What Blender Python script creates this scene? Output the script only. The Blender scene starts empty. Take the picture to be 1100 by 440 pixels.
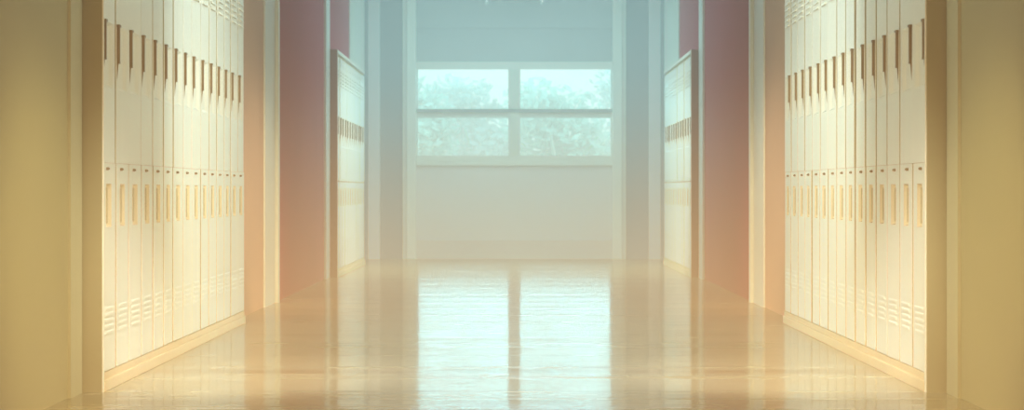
import bpy, bmesh, math, random
from mathutils import Vector, Matrix
random.seed(7)
S = bpy.context.scene
COL = S.collection

# ------------------------------------------------------------------ measures (metres)
CAM_Z = 0.789          # camera height
FPX = 2100.0           # focal length in pixels of the 1100 px frame
FACE = 1.62            # lateral distance of locker faces
WALL = 1.70            # lateral distance of side walls
NICHE = 2.04
END = 22.7             # end wall
CEIL = 3.1
PITCH = 0.2687
TOP = 2.08
HAZE_WARM, HAZE_COOL = .041, .060  # emission strengths of the glow painted into the corridor haze
BANKS = {'near': (7.68, 15), 'far': (17.86, 12)}

# ------------------------------------------------------------------ materials
def mat(name, col, rough=0.5, var=0.06, scale=6.0, spec=0.5, metallic=0.0, bump=0.0, bscale=40.0, stretch=(1, 1, 1), coat=0.0):
    m = bpy.data.materials.new(name); m.use_nodes = True
    nt = m.node_tree; n = nt.nodes; l = nt.links
    b = n['Principled BSDF']
    tc = n.new('ShaderNodeTexCoord'); mp = n.new('ShaderNodeMapping'); mp.inputs['Scale'].default_value = stretch
    l.new(tc.outputs['Object'], mp.inputs['Vector'])
    nz = n.new('ShaderNodeTexNoise'); nz.inputs['Scale'].default_value = scale; nz.inputs['Detail'].default_value = 4
    l.new(mp.outputs['Vector'], nz.inputs['Vector'])
    cr = n.new('ShaderNodeValToRGB')
    cr.color_ramp.elements[0].position = .3; cr.color_ramp.elements[1].position = .7
    cr.color_ramp.elements[0].color = tuple(max(0, c * (1 - var)) for c in col) + (1,)
    cr.color_ramp.elements[1].color = tuple(min(1, c * (1 + var)) for c in col) + (1,)
    l.new(nz.outputs['Fac'], cr.inputs['Fac']); l.new(cr.outputs['Color'], b.inputs['Base Color'])
    b.inputs['Roughness'].default_value = rough
    b.inputs['Specular IOR Level'].default_value = spec
    b.inputs['Metallic'].default_value = metallic
    b.inputs['Coat Weight'].default_value = coat
    if bump:
        n2 = n.new('ShaderNodeTexNoise'); n2.inputs['Scale'].default_value = bscale
        l.new(mp.outputs['Vector'], n2.inputs['Vector'])
        bp = n.new('ShaderNodeBump'); bp.inputs['Strength'].default_value = bump; bp.inputs['Distance'].default_value = .01
        l.new(n2.outputs['Fac'], bp.inputs['Height']); l.new(bp.outputs['Normal'], b.inputs['Normal'])
    return m

M = {}
M['tan'] = mat('tan_wall_paint', (.41, .37, .215), .65, .04, 1.2, .15)
M['rose_tan'] = mat('rose_tan_wall_paint', (.56, .38, .27), .65, .04, 1.2, .15)
M['burgundy'] = mat('burgundy_wall_paint', (.37, .05, .085), .7, .05, 1.0, .1)
M['pale_trim'] = mat('pale_trim_paint', (.66, .70, .62), .45, .03, 3)
M['tan_trim'] = mat('pale_tan_trim_paint', (.50, .48, .33), .55, .03, 3, .2)
M['end_wall'] = mat('end_wall_paint', (.18, .26, .27), .6, .03, 1.0, .3)
M['spandrel'] = mat('spandrel_paint', (.64, .66, .64), .6, .04, .8)
M['baseboard'] = mat('grey_beige_baseboard_paint', (.58, .58, .55), .6, .04, .8)
M['header'] = mat('header_panel_paint', (.38, .46, .46), .6, .03, 1.0)
M['ceiling'] = mat('ceiling_paint', (.6, .62, .6), .8, .03, 3)
M['frame'] = mat('window_frame_paint', (.72, .76, .68), .4, .03, 3)
M['transom'] = mat('transom_metal', (.28, .36, .36), .4, .03, 3)
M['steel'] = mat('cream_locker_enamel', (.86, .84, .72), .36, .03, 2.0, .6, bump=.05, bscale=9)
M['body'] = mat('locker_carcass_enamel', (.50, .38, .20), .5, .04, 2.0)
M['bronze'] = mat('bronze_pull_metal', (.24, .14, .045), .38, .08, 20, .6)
M['edge_shade'] = mat('painted_shade_door_edge', (.46, .36, .18), .5, .04, 3)  # shade in the gaps between doors, painted onto the edges as tan
M['cup'] = mat('painted_shade_cup', (.72, .60, .38), .5, .04, 3)  # shadow inside the pressed cup, put into its colour
M['plate'] = mat('pale_number_plate', (.9, .9, .82), .4, .02, 20)
M['surround'] = mat('locker_surround_paint', (.34, .295, .16), .6, .05, 2.0, .2)
M['dark_surround'] = mat('dark_brown_surround_paint', (.24, .10, .08), .6, .05, 2.0, .2)
M['plinth'] = mat('locker_plinth_paint', (.78, .62, .38), .4, .05, 2.0)
M['fixture'] = mat('grey_fixture_housing', (.38, .36, .38), .5, .03, 4)
M['fixture_end'] = mat('pale_fixture_end', (.75, .78, .74), .5, .03, 4)
M['bark'] = mat('grey_bark', (.30, .30, .24), .9, .2, 12, bump=.4)
M['lawn'] = mat('hazy_lawn', (.35, .46, .34), .9, .2, 4)

def leaf_mat(name, col):
    m = mat(name, col, .6, .25, 1.6)
    nt = m.node_tree; n = nt.nodes; l = nt.links
    b = n['Principled BSDF']; out = n['Material Output']
    tr = n.new('ShaderNodeBsdfTranslucent'); mx = n.new('ShaderNodeMixShader'); mx.inputs[0].default_value = .5
    l.new(b.inputs['Base Color'].links[0].from_socket, tr.inputs['Color'])
    l.new(b.outputs[0], mx.inputs[1]); l.new(tr.outputs[0], mx.inputs[2]); l.new(mx.outputs[0], out.inputs['Surface'])
    return m
M['leaf_a'] = leaf_mat('pale_green_leaves', (.42, .52, .42))
M['leaf_b'] = leaf_mat('silver_green_leaves', (.46, .54, .48))

# glass: thin clear pane
g = bpy.data.materials.new('window_glass'); g.use_nodes = True
nt = g.node_tree; n = nt.nodes; l = nt.links; n.remove(n['Principled BSDF'])
tr = n.new('ShaderNodeBsdfTransparent'); tr.inputs[0].default_value = (.93, .98, .97, 1)
gl = n.new('ShaderNodeBsdfGlossy'); gl.inputs['Roughness'].default_value = .05
fr = n.new('ShaderNodeFresnel'); fr.inputs['IOR'].default_value = 1.35
mx = n.new('ShaderNodeMixShader')
l.new(fr.outputs[0], mx.inputs[0]); l.new(tr.outputs[0], mx.inputs[1]); l.new(gl.outputs[0], mx.inputs[2])
l.new(mx.outputs[0], n['Material Output'].inputs['Surface'])
M['glass'] = g

# floor: polished warm terrazzo, slightly wavy wax coat, wide divider strips
f = mat('polished_beige_floor', (.45, .365, .21), .135, .06, 5.0, 1.0)
nt = f.node_tree; n = nt.nodes; l = nt.links; b = n['Principled BSDF']
b.inputs['IOR'].default_value = 3.0
b.inputs['Anisotropic'].default_value = 1.0            # buffed across the corridor: reflections stretch along it
tg = n.new('ShaderNodeCombineXYZ'); tg.inputs[1].default_value = 1.0; l.new(tg.outputs[0], b.inputs['Tangent'])
tc = n.new('ShaderNodeTexCoord')
def nz(scale, detail=2):
    mp = n.new('ShaderNodeMapping'); mp.inputs['Scale'].default_value = scale
    l.new(tc.outputs['Object'], mp.inputs['Vector'])
    t = n.new('ShaderNodeTexNoise'); t.inputs['Scale'].default_value = 1; t.inputs['Detail'].default_value = detail
    l.new(mp.outputs['Vector'], t.inputs['Vector']); return t
w1 = nz((.05, 2.4, 1), 3); w2 = nz((.1, 7.0, 1))
ad = n.new('ShaderNodeMath'); ad.operation = 'MULTIPLY_ADD'; ad.inputs[1].default_value = .15
l.new(w2.outputs['Fac'], ad.inputs[0]); l.new(w1.outputs['Fac'], ad.inputs[2])
bp = n.new('ShaderNodeBump'); bp.inputs['Strength'].default_value = 1.0; bp.inputs['Distance'].default_value = .045
l.new(ad.outputs[0], bp.inputs['Height']); l.new(bp.outputs['Normal'], b.inputs['Normal'])
M['floor'] = f
FLOOR_BSDF = b
# darker joints between the floor bays, one every 2.2 m
sy = n.new('ShaderNodeSeparateXYZ'); l.new(tc.outputs['Object'], sy.inputs[0])
def mth(op, a, v):
    m_ = n.new('ShaderNodeMath'); m_.operation = op; l.new(a, m_.inputs[0]); m_.inputs[1].default_value = v; return m_.outputs[0]
jt = mth('LESS_THAN', mth('FLOORED_MODULO', mth('SUBTRACT', sy.outputs['Y'], 8.46), 2.22), .16)
src = b.inputs['Base Color'].links[0].from_socket
mxc = n.new('ShaderNodeMix'); mxc.data_type = 'RGBA'; l.new(jt, mxc.inputs['Factor']); l.new(src, mxc.inputs[6]); mxc.inputs[7].default_value = (.36, .26, .13, 1)
l.new(mxc.outputs[2], b.inputs['Base Color'])

# ------------------------------------------------------------------ mesh helpers
def box(bm, x0, x1, y0, y1, z0, z1, mi=0):
    v = [bm.verts.new((x, y, z)) for x in (x0, x1) for y in (y0, y1) for z in (z0, z1)]
    for q in ((0, 1, 3, 2), (4, 6, 7, 5), (0, 4, 5, 1), (2, 3, 7, 6), (0, 2, 6, 4), (1, 5, 7, 3)):
        bm.faces.new([v[i] for i in q]).material_index = mi
    return v
def bevel(bm, w, seg=2):
    bmesh.ops.bevel(bm, geom=list(bm.edges), offset=w, segments=seg, affect='EDGES', profile=.5, clamp_overlap=True)
def cyl(bm, c, axis, r, h, seg=16, r2=None):
    rot = Vector((0, 0, 1)).rotation_difference(Vector(axis)).to_matrix().to_4x4()
    bmesh.ops.create_cone(bm, cap_ends=True, segments=seg, radius1=r, radius2=r if r2 is None else r2, depth=h,
                          matrix=Matrix.Translation(c) @ rot)
def obj(name, bm, mats, parent=None, smooth=False):
    bmesh.ops.recalc_face_normals(bm, faces=list(bm.faces))
    me = bpy.data.meshes.new(name); bm.to_mesh(me); bm.free()
    for m in (mats if isinstance(mats, (list, tuple)) else [mats]): me.materials.append(m)
    if smooth:
        for p in me.polygons: p.use_smooth = True
    o = bpy.data.objects.new(name, me); COL.objects.link(o)
    if parent: o.parent = parent
    return o
def struct(name, bm, mats, label=None, parent=None):
    o = obj(name, bm, mats, parent)
    if not parent: o['kind'] = 'structure'
    if label: o['label'] = label
    return o
def thing(name, label, cat, loc=(0, 0, 0), group=None):
    o = bpy.data.objects.new(name, None); COL.objects.link(o); o.location = loc
    o.empty_display_size = .1
    o['label'] = label; o['category'] = cat
    if group: o['group'] = group
    return o
NB = bmesh.new

# ------------------------------------------------------------------ room shell
Y0 = -4.0
bm = NB(); box(bm, -NICHE - .1, NICHE + .1, Y0, END + .3, -.1, 0); struct('floor', bm, M['floor'], 'polished beige corridor floor')
bm = NB(); box(bm, -NICHE - .1, NICHE + .1, Y0, END + .3, CEIL, CEIL + .1); struct('ceiling', bm, M['ceiling'], 'pale corridor ceiling')
bm = NB(); box(bm, -NICHE - .1, NICHE + .1, Y0 - .1, Y0, 0, CEIL); struct('wall_front', bm, M['tan'], 'tan wall behind the viewer')

ny0, ny1 = BANKS['near'][0] - .03, BANKS['near'][0] + 15 * PITCH + .03
fy0, fy1 = BANKS['far'][0] - .03, BANKS['far'][0] + 12 * PITCH + .03
SPLIT = 13.5
for side, s in (('left', -1), ('right', 1)):
    def wb(bm, y0, y1, z0, z1, mi, xin=WALL):
        a, b_ = s * xin, s * (NICHE + .1)
        box(bm, min(a, b_), max(a, b_), y0, y1, z0, z1, mi)
    bm = NB()
    wb(bm, Y0, ny0, 0, CEIL, 0)
    wb(bm, ny0, ny1, TOP + .02, CEIL, 0)
    wb(bm, ny0, ny1, 0, TOP + .02, 0, NICHE)
    wb(bm, ny1, SPLIT, 0, CEIL, 3)
    wb(bm, SPLIT, fy0, 0, CEIL, 1)
    wb(bm, fy0, fy1, TOP + .02, CEIL, 1)
    wb(bm, fy0, fy1, 0, TOP + .02, 1, NICHE)
    wb(bm, fy1, END, 0, CEIL, 2)
    struct('wall_' + side, bm, [M['tan'], M['burgundy'], M['end_wall'], M['rose_tan']], side + ' corridor wall, tan in front and burgundy further on')

# pale pilaster strips on the side walls
k = 1
for s in (-1, 1):
    for y0, y1, z0, z1, d in ((7.44, 7.635, 0, CEIL, .012), (13.25, 13.80, 0, CEIL, .012), (13.80, 13.88, 0, CEIL, .035), (17.46, 17.815, 0, CEIL, .02),
                              (20.1, 22.0, TOP + .03, CEIL, .012)):
        bm = NB(); a, b_ = s * (WALL - d), s * WALL
        box(bm, min(a, b_), max(a, b_), y0, y1, z0, z1)
        struct('trim_%d' % k, bm, M['tan_trim' if y0 < 8 else 'pale_trim']); k += 1

# end wall: solid below and around the window, recessed header panel above
W_O, W_I = 1.29, 1.14           # outer / inner half widths of the white surround
bm = NB()
for s in (-1, 1):
    a, b_ = s * W_O, s * (NICHE + .1); box(bm, min(a, b_), max(a, b_), END, END + .25, 0, CEIL, 0)
box(bm, -W_O, W_O, END, END + .25, 2.68, CEIL, 2)
box(bm, -W_O, W_O, END + .03, END + .25, 2.29, 2.68, 2)
box(bm, -W_O, W_O, END + .03, END + .25, 0, 1.10, 1)
struct('wall_back', bm, [M['end_wall'], M['spandrel'], M['header']], 'end wall around the hazy window')
bm = NB(); box(bm, -W_I, W_I, END + .012, END + .03, 0, .215); struct('baseboard_back', bm, M['baseboard'])
# white surround posts and flat pilasters either side
for s in (-1, 1):
    bm = NB(); a, b_ = s * W_I, s * 1.25; box(bm, min(a, b_), max(a, b_), END - .05, END + .03, 0, CEIL); bevel(bm, .006)
    struct('trim_%d' % k, bm, M['frame']); k += 1
    bm = NB(); a, b_ = s * 1.25, s * 1.295; box(bm, min(a, b_), max(a, b_), END - .02, END, 0, CEIL)
    struct('trim_%d' % k, bm, M['pale_trim']); k += 1
    bm = NB(); a, b_ = s * 1.56, s * 1.695; box(bm, min(a, b_), max(a, b_), END - .04, END, 0, CEIL)
    struct('trim_%d' % k, bm, M['spandrel']); k += 1

# window: outer frame + 2 x 2 panes
win = bpy.data.objects.new('window_1', None); COL.objects.link(win); win.location = (0, END + .06, 0)
win['kind'] = 'structure'; win['label'] = 'wide four-pane window at the end of the corridor'
bm = NB()
box(bm, -W_I, W_I, -.03, .05, 2.205, 2.29)
box(bm, -W_I, W_I, -.03, .05, 1.10, 1.20)
for x0, x1 in ((-W_I, -1.12), (-.07, .07), (1.12, W_I)): box(bm, x0, x1, -.03, .05, 1.20, 2.205)
for s in (-1, 1):
    a, b_ = s * .07, s * 1.12
    box(bm, min(a, b_), max(a, b_), -.01, .05, 1.64, 1.70)
struct('window_frame', bm, M['frame'], parent=win)
bm = NB(); box(bm, -W_I, W_I, -.06, .04, 1.70, 1.742); struct('transom', bm, M['transom'], 'darker transom bar', parent=win)
bm = NB(); box(bm, -.045, .045, -.045, -.03, 1.20, 2.205); struct('mullion', bm, M['pale_trim'], parent=win)
bm = NB(); box(bm, -W_I, W_I, -.075, -.02, 1.085, 1.125); bevel(bm, .005); struct('window_sill', bm, M['frame'], parent=win)
for x0 in (-1.12, .07):
    for z0, z1 in ((1.20, 1.64), (1.742, 2.205)):
        bm = NB(); box(bm, x0, x0 + 1.05, .015, .021, z0, z1); struct('pane', bm, M['glass'], parent=win)

# ------------------------------------------------------------------ lockers
DW = PITCH - .028               # door width
DT = .020                       # door thickness
# local frame: origin on the floor, middle of the locker, face plane x=0 (into the corridor is +x for the left side, -x for the right)
def door_bm(s, z0, z1, hole, slats, sl=1.0, cup=0):
    """sheet-steel door with a pressed rectangular cup and louvre slats; s=+1 left bank, -1 right bank; near edge is -y"""
    bm = NB()
    hw = DW / 2
    ys = [-hw, hw]; zs = [z0, z1]
    hy0, hy1, hz0, hz1, dep = hole
    ys = [-hw, hy0, hy1, hw]; zs = [z0, hz0, hz1, z1]
    V = {}
    e = .004
    for i, y in enumerate(ys):
        for j, z in enumerate(zs):
            V[i, j] = bm.verts.new((0, y, z))
    for i in range(3):
        for j in range(3):
            if (i, j) != (1, 1): bm.faces.new((V[i, j], V[i + 1, j], V[i + 1, j + 1], V[i, j + 1]))
    # cup: sloping side walls down to a narrower bottom
    cb = {}
    for a, i in ((0, 1), (1, 2)):
        for c, j in ((0, 1), (1, 2)):
            y = ys[i] + (.006 if a == 0 else -.035); z = zs[j] + (.012 if c == 0 else -.012)
            cb[a, c] = bm.verts.new((-dep, y, z))
    ring = [(1, 1), (2, 1), (2, 2), (1, 2)]
    inn = [(0, 0), (1, 0), (1, 1), (0, 1)]
    for q in range(4):
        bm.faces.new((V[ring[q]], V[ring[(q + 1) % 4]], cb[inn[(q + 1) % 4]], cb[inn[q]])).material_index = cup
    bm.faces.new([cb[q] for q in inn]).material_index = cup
    # rounded outer returns
    per = [(i, 0) for i in range(4)] + [(3, j) for j in range(1, 4)] + [(i, 3) for i in (2, 1, 0)] + [(0, j) for j in (2, 1)]
    prev = [V[p] for p in per]
    zc = (z0 + z1) / 2; zh = (z1 - z0) / 2
    for off, dx in ((.0025, -.0012), (.004, -.004), (.004, -DT)):
        cur = []
        for p in per:
            v = V[p].co; y = v.y; z = v.z
            y = y + off if abs(y - hw) < 1e-6 else (y - off if abs(y + hw) < 1e-6 else y)
            z = z + off * .3 if abs(z - z1) < 1e-6 else (z - off * .3 if abs(z - z0) < 1e-6 else z)
            cur.append(bm.verts.new((dx, y, z)))
        for q in range(len(per)):
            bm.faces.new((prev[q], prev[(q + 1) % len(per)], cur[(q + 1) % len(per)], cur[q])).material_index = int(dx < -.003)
        prev = cur
    bm.faces.new(prev)
    # louvre slats: hooded wedges
    for z in slats:
        a, b_ = -.075, .075
        p = [(.0, z), (.008 * sl, z - .006), (.0095 * sl, z - .014), (.0, z - .012)]
        L = [bm.verts.new((x, a, zz)) for x, zz in p]; R = [bm.verts.new((x, b_, zz)) for x, zz in p]
        for q in range(4): bm.faces.new((L[q], L[(q + 1) % 4], R[(q + 1) % 4], R[q]))
        bm.faces.new(L); bm.faces.new(R)
    for v in bm.verts: v.co.x *= s
    return bm

def make_locker(s):
    t = thing('locker', 'x', 'locker')
    bm = NB(); xa, xb = sorted((-s * .024, -s * .38))
    box(bm, xa, xb, -PITCH / 2, PITCH / 2, .045, 2.045)
    xa, xb = sorted((-s * .008, -s * .024))               # front frame edge at the near side, top and bottom
    box(bm, xa, xb, -PITCH / 2, PITCH / 2, 2.032, 2.045)
    obj('carcass', bm, M['body'], t)
    bm = NB(); xa, xb = sorted((s * .003, -s * .0235)); box(bm, xa, xb, -PITCH / 2, PITCH / 2, .045, .0725); obj('bottom_rail', bm, M['plinth'], t)
    hw = DW / 2
    up = obj('upper_door', door_bm(s, .9027, 2.022, (-hw + .030, hw - .04, 1.20, 1.462, .010), [1.90, 1.868, 1.836, 1.804, 1.772]), [M['steel'], M['edge_shade']], t)
    lo = obj('lower_door', door_bm(s, .076, .8998, (-hw + .07, hw - .075, .645, .818, .022), [.33, .306, .282, .258, .234], .28, 2), [M['steel'], M['edge_shade'], M['cup']], t)
    # upper pull: vertical bar with a tab top and bottom
    bm = NB()
    def b2(x0, x1, y0, y1, z0, z1):
        xa, xb = sorted((s * x0, s * x1)); box(bm, xa, xb, y0, y1, z0, z1)
    yb = -hw + .010
    b2(-.002, .012, yb, yb + .012, 1.315, 1.462)
    bevel(bm, .002)
    b2(0, .013, yb - .004, yb + .026, 1.457, 1.467); b2(0, .011, yb, yb + .018, 1.308, 1.317)
    # dark wedge standing in for the shade that tapers off below the pull
    v = [bm.verts.new((s * x, y, z)) for x, y, z in ((.006, yb + .002, 1.312), (.006, yb + .009, 1.312), (-.001, yb + .010, 1.312), (-.001, yb, 1.312), (-.001, yb + .004, 1.225))]
    for q in ((0, 1, 4), (1, 2, 4), (2, 3, 4), (3, 0, 4), (0, 1, 2, 3)): bm.faces.new([v[k_] for k_ in q])
    obj('handle', bm, M['bronze'], up)
    bm = NB()
    b2(.0, .004, -.045, .045, 1.945, 1.975); obj('number_plate', bm, M['plate'], up)
    # lower pull: lip at the cup's near side with shade in its colour, round lock above
    bm = NB()
    b2(-.022, .004, -hw + .066, -hw + .084, .660, .803); bevel(bm, .003); obj('handle', bm, M['edge_shade'], lo)
    bm = NB(); cyl(bm, (s * .004, -hw + .075, .878), (s, 0, 0), .006, .010); cyl(bm, (s * .010, -hw + .075, .878), (s, 0, 0), .004, .006)
    obj('lock', bm, M['bronze'], lo)
    return t

ORD = ['first', 'second', 'third', 'fourth', 'fifth', 'sixth', 'seventh', 'eighth', 'ninth', 'tenth', 'eleventh', 'twelfth', 'thirteenth', 'fourteenth', 'fifteenth']
def copy_tree(o, parent=None):
    c = o.copy(); COL.objects.link(c)
    if parent: c.parent = parent
    for ch in list(o.children): copy_tree(ch, c)
    return c
for side, s in (('left', 1), ('right', -1)):
    proto = make_locker(s); used = False
    for bank, (y0, cnt) in BANKS.items():
        bname = ('tall front locker bank' if bank == 'near' else 'hazy far locker bank')
        for i in range(cnt):
            if not used: o = proto; used = True
            else: o = copy_tree(proto)
            o.location = (-s * FACE, y0 + (i + .5) * PITCH, 0)
            o['label'] = 'cream two-door locker, %s from the near end of the %s bank, %s wall' % (ORD[i], 'front' if bank == 'near' else 'far', side)
            o['group'] = 'lockers in the %s, %s wall' % (bname, side)
            # doors never close perfectly flush: a fraction of a degree each
            for d in o.children:
                if d.name.startswith(('upper_door', 'lower_door')):
                    d.rotation_euler.z = math.radians(random.uniform(-1.0, 1.0)); d.location.x = s * random.uniform(-.001, .002)
    for bank, (y0, cnt) in BANKS.items():
        y1 = y0 + cnt * PITCH
        bname = ('tall front locker bank' if bank == 'near' else 'hazy far locker bank')
        h = (y1 - y0) / 2; yc = (y0 + y1) / 2
        def sb(bm, x0, x1, ya, yb, z0, z1):
            xa, xb = sorted((s * x0, s * x1)); box(bm, xa, xb, ya, yb, z0, z1)
        bm = NB(); sb(bm, -.38, .012, -h, h, 0, .0445); bevel(bm, .003)
        o = obj('locker_plinth', bm, M['plinth']); o.location = (-s * FACE, yc, 0); o['category'] = 'plinth'
        o['label'] = 'beige base board along the floor under the %s, %s wall' % (bname, side)
        t = thing('end_panel', 'brown upright board closing the near end of the %s, %s wall' % (bname, side), 'panel', (-s * FACE, y0 - .012, 0))
        bm = NB(); sb(bm, -.40, .004, -.010, .010, 0, TOP); obj('board', bm, M['surround' if bank == 'near' else 'dark_surround'], t)
        bm = NB(); sb(bm, -.004, .010, -.004, .010, 0, TOP); bevel(bm, .002); obj('edge_bead', bm, M['steel'], t)
        bm = NB(); sb(bm, -.40, .006, -h, h, 2.048, TOP); bevel(bm, .003)
        if bank == 'far':
            o = obj('top_board', bm, M['steel']); o.location = (-s * FACE, yc, 0); o['category'] = 'board'
            o['label'] = 'cream top board capping the %s, %s wall' % (bname, side)
        else: bm.free()

# ------------------------------------------------------------------ ceiling fixture at the far end
t = thing('ceiling_light', 'unlit grey box light on the ceiling before the end window', 'ceiling light', (0, 22.0, 0))
bm = NB(); box(bm, -.295, .295, -.12, .12, 2.935, 3.1); bevel(bm, .008); obj('housing', bm, M['fixture'], t)
for s in (-1, 1):
    bm = NB(); xa, xb = sorted((s * .297, s * .325))
    v = box(bm, xa, xb, -.13, .13, 2.895, 3.1); bevel(bm, .006); obj('end_cap', bm, M['fixture_end'], t)

# ------------------------------------------------------------------ outside: lawn and trees
bm = NB(); box(bm, -30, 30, END + .4, 80, -.5, -.4); struct('ground', bm, M['lawn'], 'hazy lawn outside the window')
def tree(x, y, h, r, m, lab, nleaf=5000):
    t = thing('tree', lab, 'tree', (x, y, -.4), 'trees outside the window')
    bm = NB(); cyl(bm, (0, 0, h * .3), (0, 0, 1), .14, h * .6, 10, .07)
    for a in range(5):
        an = a * 1.26 + x; d = Vector((math.cos(an) * .7, math.sin(an) * .7, .8)).normalized()
        cyl(bm, Vector((0, 0, h * .42)) + d * h * .17, d, .055, h * .36, 8, .02)
    obj('trunk', bm, M['bark'], t, True)
    rnd = random.Random(int(x * 100 + y * 10)); bm = NB()
    blobs = [(Vector((rnd.uniform(-.6, .6) * r, rnd.uniform(-.6, .6) * r, h * rnd.uniform(.22, .92))), r * rnd.uniform(.45, .7)) for _ in range(14)]
    for _ in range(nleaf):
        c, rr = rnd.choice(blobs)
        d = Vector((rnd.gauss(0, 1), rnd.gauss(0, 1), rnd.gauss(0, 1))).normalized() * rr * rnd.random() ** .4
        p = c + d; a = rnd.uniform(.05, .11)
        u = Vector((rnd.gauss(0, 1), rnd.gauss(0, 1), rnd.gauss(0, .6))).normalized(); w = u.orthogonal().normalized() * a * .5
        q = [p - u * a, p - w, p + u * a, p + w]
        bm.faces.new([bm.verts.new(v) for v in q])
    obj('foliage', bm, m, t)
    return t
tree(-1.85, 31.0, 3.0, .95, M['leaf_a'], 'pale green bushy tree outside the leftmost window panes')
tree(-.62, 34.0, 3.3, 1.0, M['leaf_b'], 'silvery green tree seen outside just left of the window mullion')
tree(.72, 31.2, 3.0, .95, M['leaf_a'], 'pale green bushy tree seen outside just right of the window mullion')
tree(2.1, 34.2, 3.3, 1.0, M['leaf_b'], 'silvery green tree outside the rightmost window panes')

hz = bpy.data.materials.new('outdoor_glow_haze'); hz.use_nodes = True
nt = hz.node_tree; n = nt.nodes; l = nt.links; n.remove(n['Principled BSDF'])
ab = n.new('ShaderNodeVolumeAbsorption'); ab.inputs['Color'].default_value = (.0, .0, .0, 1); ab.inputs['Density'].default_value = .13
em = n.new('ShaderNodeEmission'); em.inputs['Color'].default_value = (.66, .92, .86, 1); em.inputs['Strength'].default_value = .082  # brightness of the outdoor air put in as emission
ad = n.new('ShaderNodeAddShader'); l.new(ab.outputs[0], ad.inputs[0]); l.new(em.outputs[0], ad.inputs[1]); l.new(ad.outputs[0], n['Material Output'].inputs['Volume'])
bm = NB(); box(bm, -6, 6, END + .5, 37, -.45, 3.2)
o = obj('haze', bm, hz); o['kind'] = 'stuff'; o['label'] = 'pale haze with painted-in glow over the lawn outside the window'; o['category'] = 'haze'

# ------------------------------------------------------------------ haze filling the corridor
hz = bpy.data.materials.new('corridor_glow_haze'); hz.use_nodes = True
nt = hz.node_tree; n = nt.nodes; l = nt.links; n.remove(n['Principled BSDF'])
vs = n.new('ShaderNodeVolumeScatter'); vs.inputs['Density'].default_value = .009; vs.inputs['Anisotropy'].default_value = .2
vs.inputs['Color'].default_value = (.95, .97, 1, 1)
# light painted into the haze as emission: warm low down, cool towards the window
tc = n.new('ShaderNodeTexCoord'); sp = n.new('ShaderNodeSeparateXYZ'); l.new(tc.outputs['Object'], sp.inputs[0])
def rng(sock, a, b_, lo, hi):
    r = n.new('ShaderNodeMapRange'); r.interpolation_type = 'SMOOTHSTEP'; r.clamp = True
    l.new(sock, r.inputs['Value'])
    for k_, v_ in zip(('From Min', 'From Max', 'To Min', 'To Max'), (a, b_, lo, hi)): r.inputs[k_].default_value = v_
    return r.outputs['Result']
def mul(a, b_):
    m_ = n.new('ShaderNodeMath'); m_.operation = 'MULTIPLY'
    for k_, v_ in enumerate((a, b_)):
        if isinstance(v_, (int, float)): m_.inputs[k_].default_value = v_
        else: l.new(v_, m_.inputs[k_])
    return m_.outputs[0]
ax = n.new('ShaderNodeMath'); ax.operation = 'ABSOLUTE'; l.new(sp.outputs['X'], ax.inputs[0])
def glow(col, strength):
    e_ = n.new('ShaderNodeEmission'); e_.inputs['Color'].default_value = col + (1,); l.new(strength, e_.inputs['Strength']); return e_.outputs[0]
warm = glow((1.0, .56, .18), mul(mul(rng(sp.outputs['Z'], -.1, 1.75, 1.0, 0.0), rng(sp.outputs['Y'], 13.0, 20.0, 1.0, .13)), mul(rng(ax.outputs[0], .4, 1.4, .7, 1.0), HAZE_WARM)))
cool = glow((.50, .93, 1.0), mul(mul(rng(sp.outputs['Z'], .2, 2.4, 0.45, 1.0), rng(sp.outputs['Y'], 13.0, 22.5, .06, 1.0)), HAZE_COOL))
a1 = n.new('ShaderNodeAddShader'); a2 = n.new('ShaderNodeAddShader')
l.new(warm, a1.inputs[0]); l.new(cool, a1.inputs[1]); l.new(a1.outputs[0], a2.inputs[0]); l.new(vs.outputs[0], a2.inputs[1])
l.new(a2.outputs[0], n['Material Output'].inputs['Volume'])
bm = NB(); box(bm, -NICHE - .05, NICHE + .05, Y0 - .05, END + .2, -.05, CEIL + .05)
o = obj('haze', bm, hz); o['kind'] = 'stuff'; o['label'] = 'thin haze filling the corridor, warm and cool glow painted in'; o['category'] = 'haze'

# ------------------------------------------------------------------ light
def area(name, loc, aim, sx, sy, col, power, spread=180):
    d = bpy.data.lights.new(name, 'AREA'); d.shape = 'RECTANGLE'; d.size = sx; d.size_y = sy; d.color = col; d.energy = power
    d.spread = math.radians(spread)
    o = bpy.data.objects.new(name, d); COL.objects.link(o); o.location = loc
    o.rotation_euler = (Vector(aim) - Vector(loc)).to_track_quat('-Z', 'Y').to_euler(); return o
def spot(name, loc, aim, col, power, ang, blend=1.0, rad=.15):
    d = bpy.data.lights.new(name, 'SPOT'); d.color = col; d.energy = power; d.spot_size = math.radians(ang); d.spot_blend = blend
    d.shadow_soft_size = rad
    o = bpy.data.objects.new(name, d); COL.objects.link(o); o.location = loc
    o.rotation_euler = (Vector(aim) - Vector(loc)).to_track_quat('-Z', 'Y').to_euler(); return o

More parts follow.
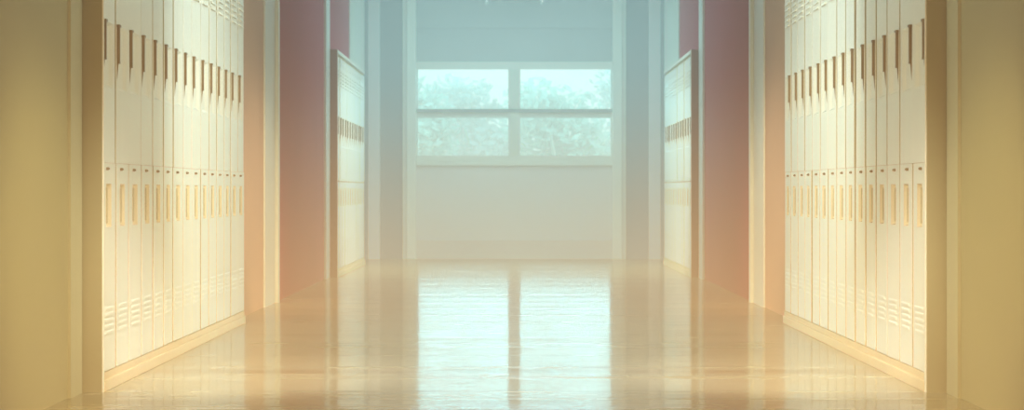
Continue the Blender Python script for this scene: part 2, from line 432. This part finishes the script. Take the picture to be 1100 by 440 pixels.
area('cool_ceiling_fill', (0, 18.5, 3.05), (0, 18.5, 0), 1.8, 6.0, (.46, .85, 1.0), 48)  # added fill, no fitting: cool light on the far wall tops
area('ceiling_fill', (0, 9.5, 3.05), (0, 9.5, 0), 2.0, 6.0, (.80, 1.0, .92), 36)  # added overhead fill above the front bank, no fitting modelled
area('warm_fill', (0, 2.0, .5), (0, 14, .2), 3.0, .8, (1.0, .62, .28), 60)  # added low fill out of frame, warms the floor and lower walls
for s in (-1, 1):
    spot('wall_fill', (-s * 1.2, 5.4, 1.65), (s * 1.7, 7.0, .55), (1.0, .85, .42), 250, 28)  # added spot out of view, brightens the near wall at mid height
    spot('floor_fill', (s * .5, 5.6, 2.9), (s * 1.2, 8.4, 0), (1.0, 1.0, .88), 950, 27)  # added spot making a sunlit patch on the floor by the lockers
    spot('wall_fill', (-s * 1.2, 10.0, 2.8), (s * 1.7, 13.2, .5), (1.0, .78, .50), 550, 26)  # added spot out of view, lifts the rose tan wall section
    spot('locker_fill', (s * 1.2, 8.6, 2.9), (-s * 1.62, 10.3, 1.15), (.80, 1.0, 1.0), 370, 46)  # added spot for the bright band on the upper doors
    spot('locker_low_fill', (s * 1.3, 6.0, .35), (-s * 1.62, 10.6, .45), (1.0, .86, .47), 320, 34)  # added low spot for the yellow light on the lower doors
    spot('far_locker_fill', (s * 1.2, 16.8, 2.6), (-s * 1.62, 19.2, .85), (.90, 1.0, .84), 260, 44)  # added spot out of view, brightens the far bank below its top

w = bpy.data.worlds.new('World'); S.world = w; w.use_nodes = True
nt = w.node_tree; n = nt.nodes; l = nt.links
tc = n.new('ShaderNodeTexCoord'); sx = n.new('ShaderNodeSeparateXYZ'); cr = n.new('ShaderNodeValToRGB')
l.new(tc.outputs['Generated'], sx.inputs[0]); l.new(sx.outputs['Z'], cr.inputs['Fac'])
e = cr.color_ramp.elements
e[0].position = 0.066; e[0].color = (.06, .08, .08, 1); e[1].position = .10; e[1].color = (.36, .86, 1.0, 1)
for p_, c_ in ((.14, (.36, .86, 1.0, 1)), (.20, (.17, .40, .46, 1)), (.30, (.045, .11, .13, 1)), (.6, (.05, .12, .16, 1))):
    q_ = e.new(p_); q_.color = c_
l.new(cr.outputs[0], n['Background'].inputs['Color']); n['Background'].inputs['Strength'].default_value = 34.0

# ------------------------------------------------------------------ camera
cd = bpy.data.cameras.new('Camera'); cd.sensor_width = 36; cd.sensor_fit = 'HORIZONTAL'; cd.lens = 36 * FPX / 1100
cd.shift_x = -2.5 / 1100; cd.shift_y = -15 / 1100; cd.clip_end = 200
cd.dof.use_dof = True; cd.dof.focus_distance = 9.5; cd.dof.aperture_fstop = 5.0
cam = bpy.data.objects.new('Camera', cd); COL.objects.link(cam); cam.location = (0, 0, CAM_Z); cam.rotation_euler = (math.radians(90), 0, 0)
S.camera = cam
S.view_settings.view_transform = 'Standard'; S.view_settings.look = 'None'; S.view_settings.exposure = 0; S.view_settings.gamma = 1
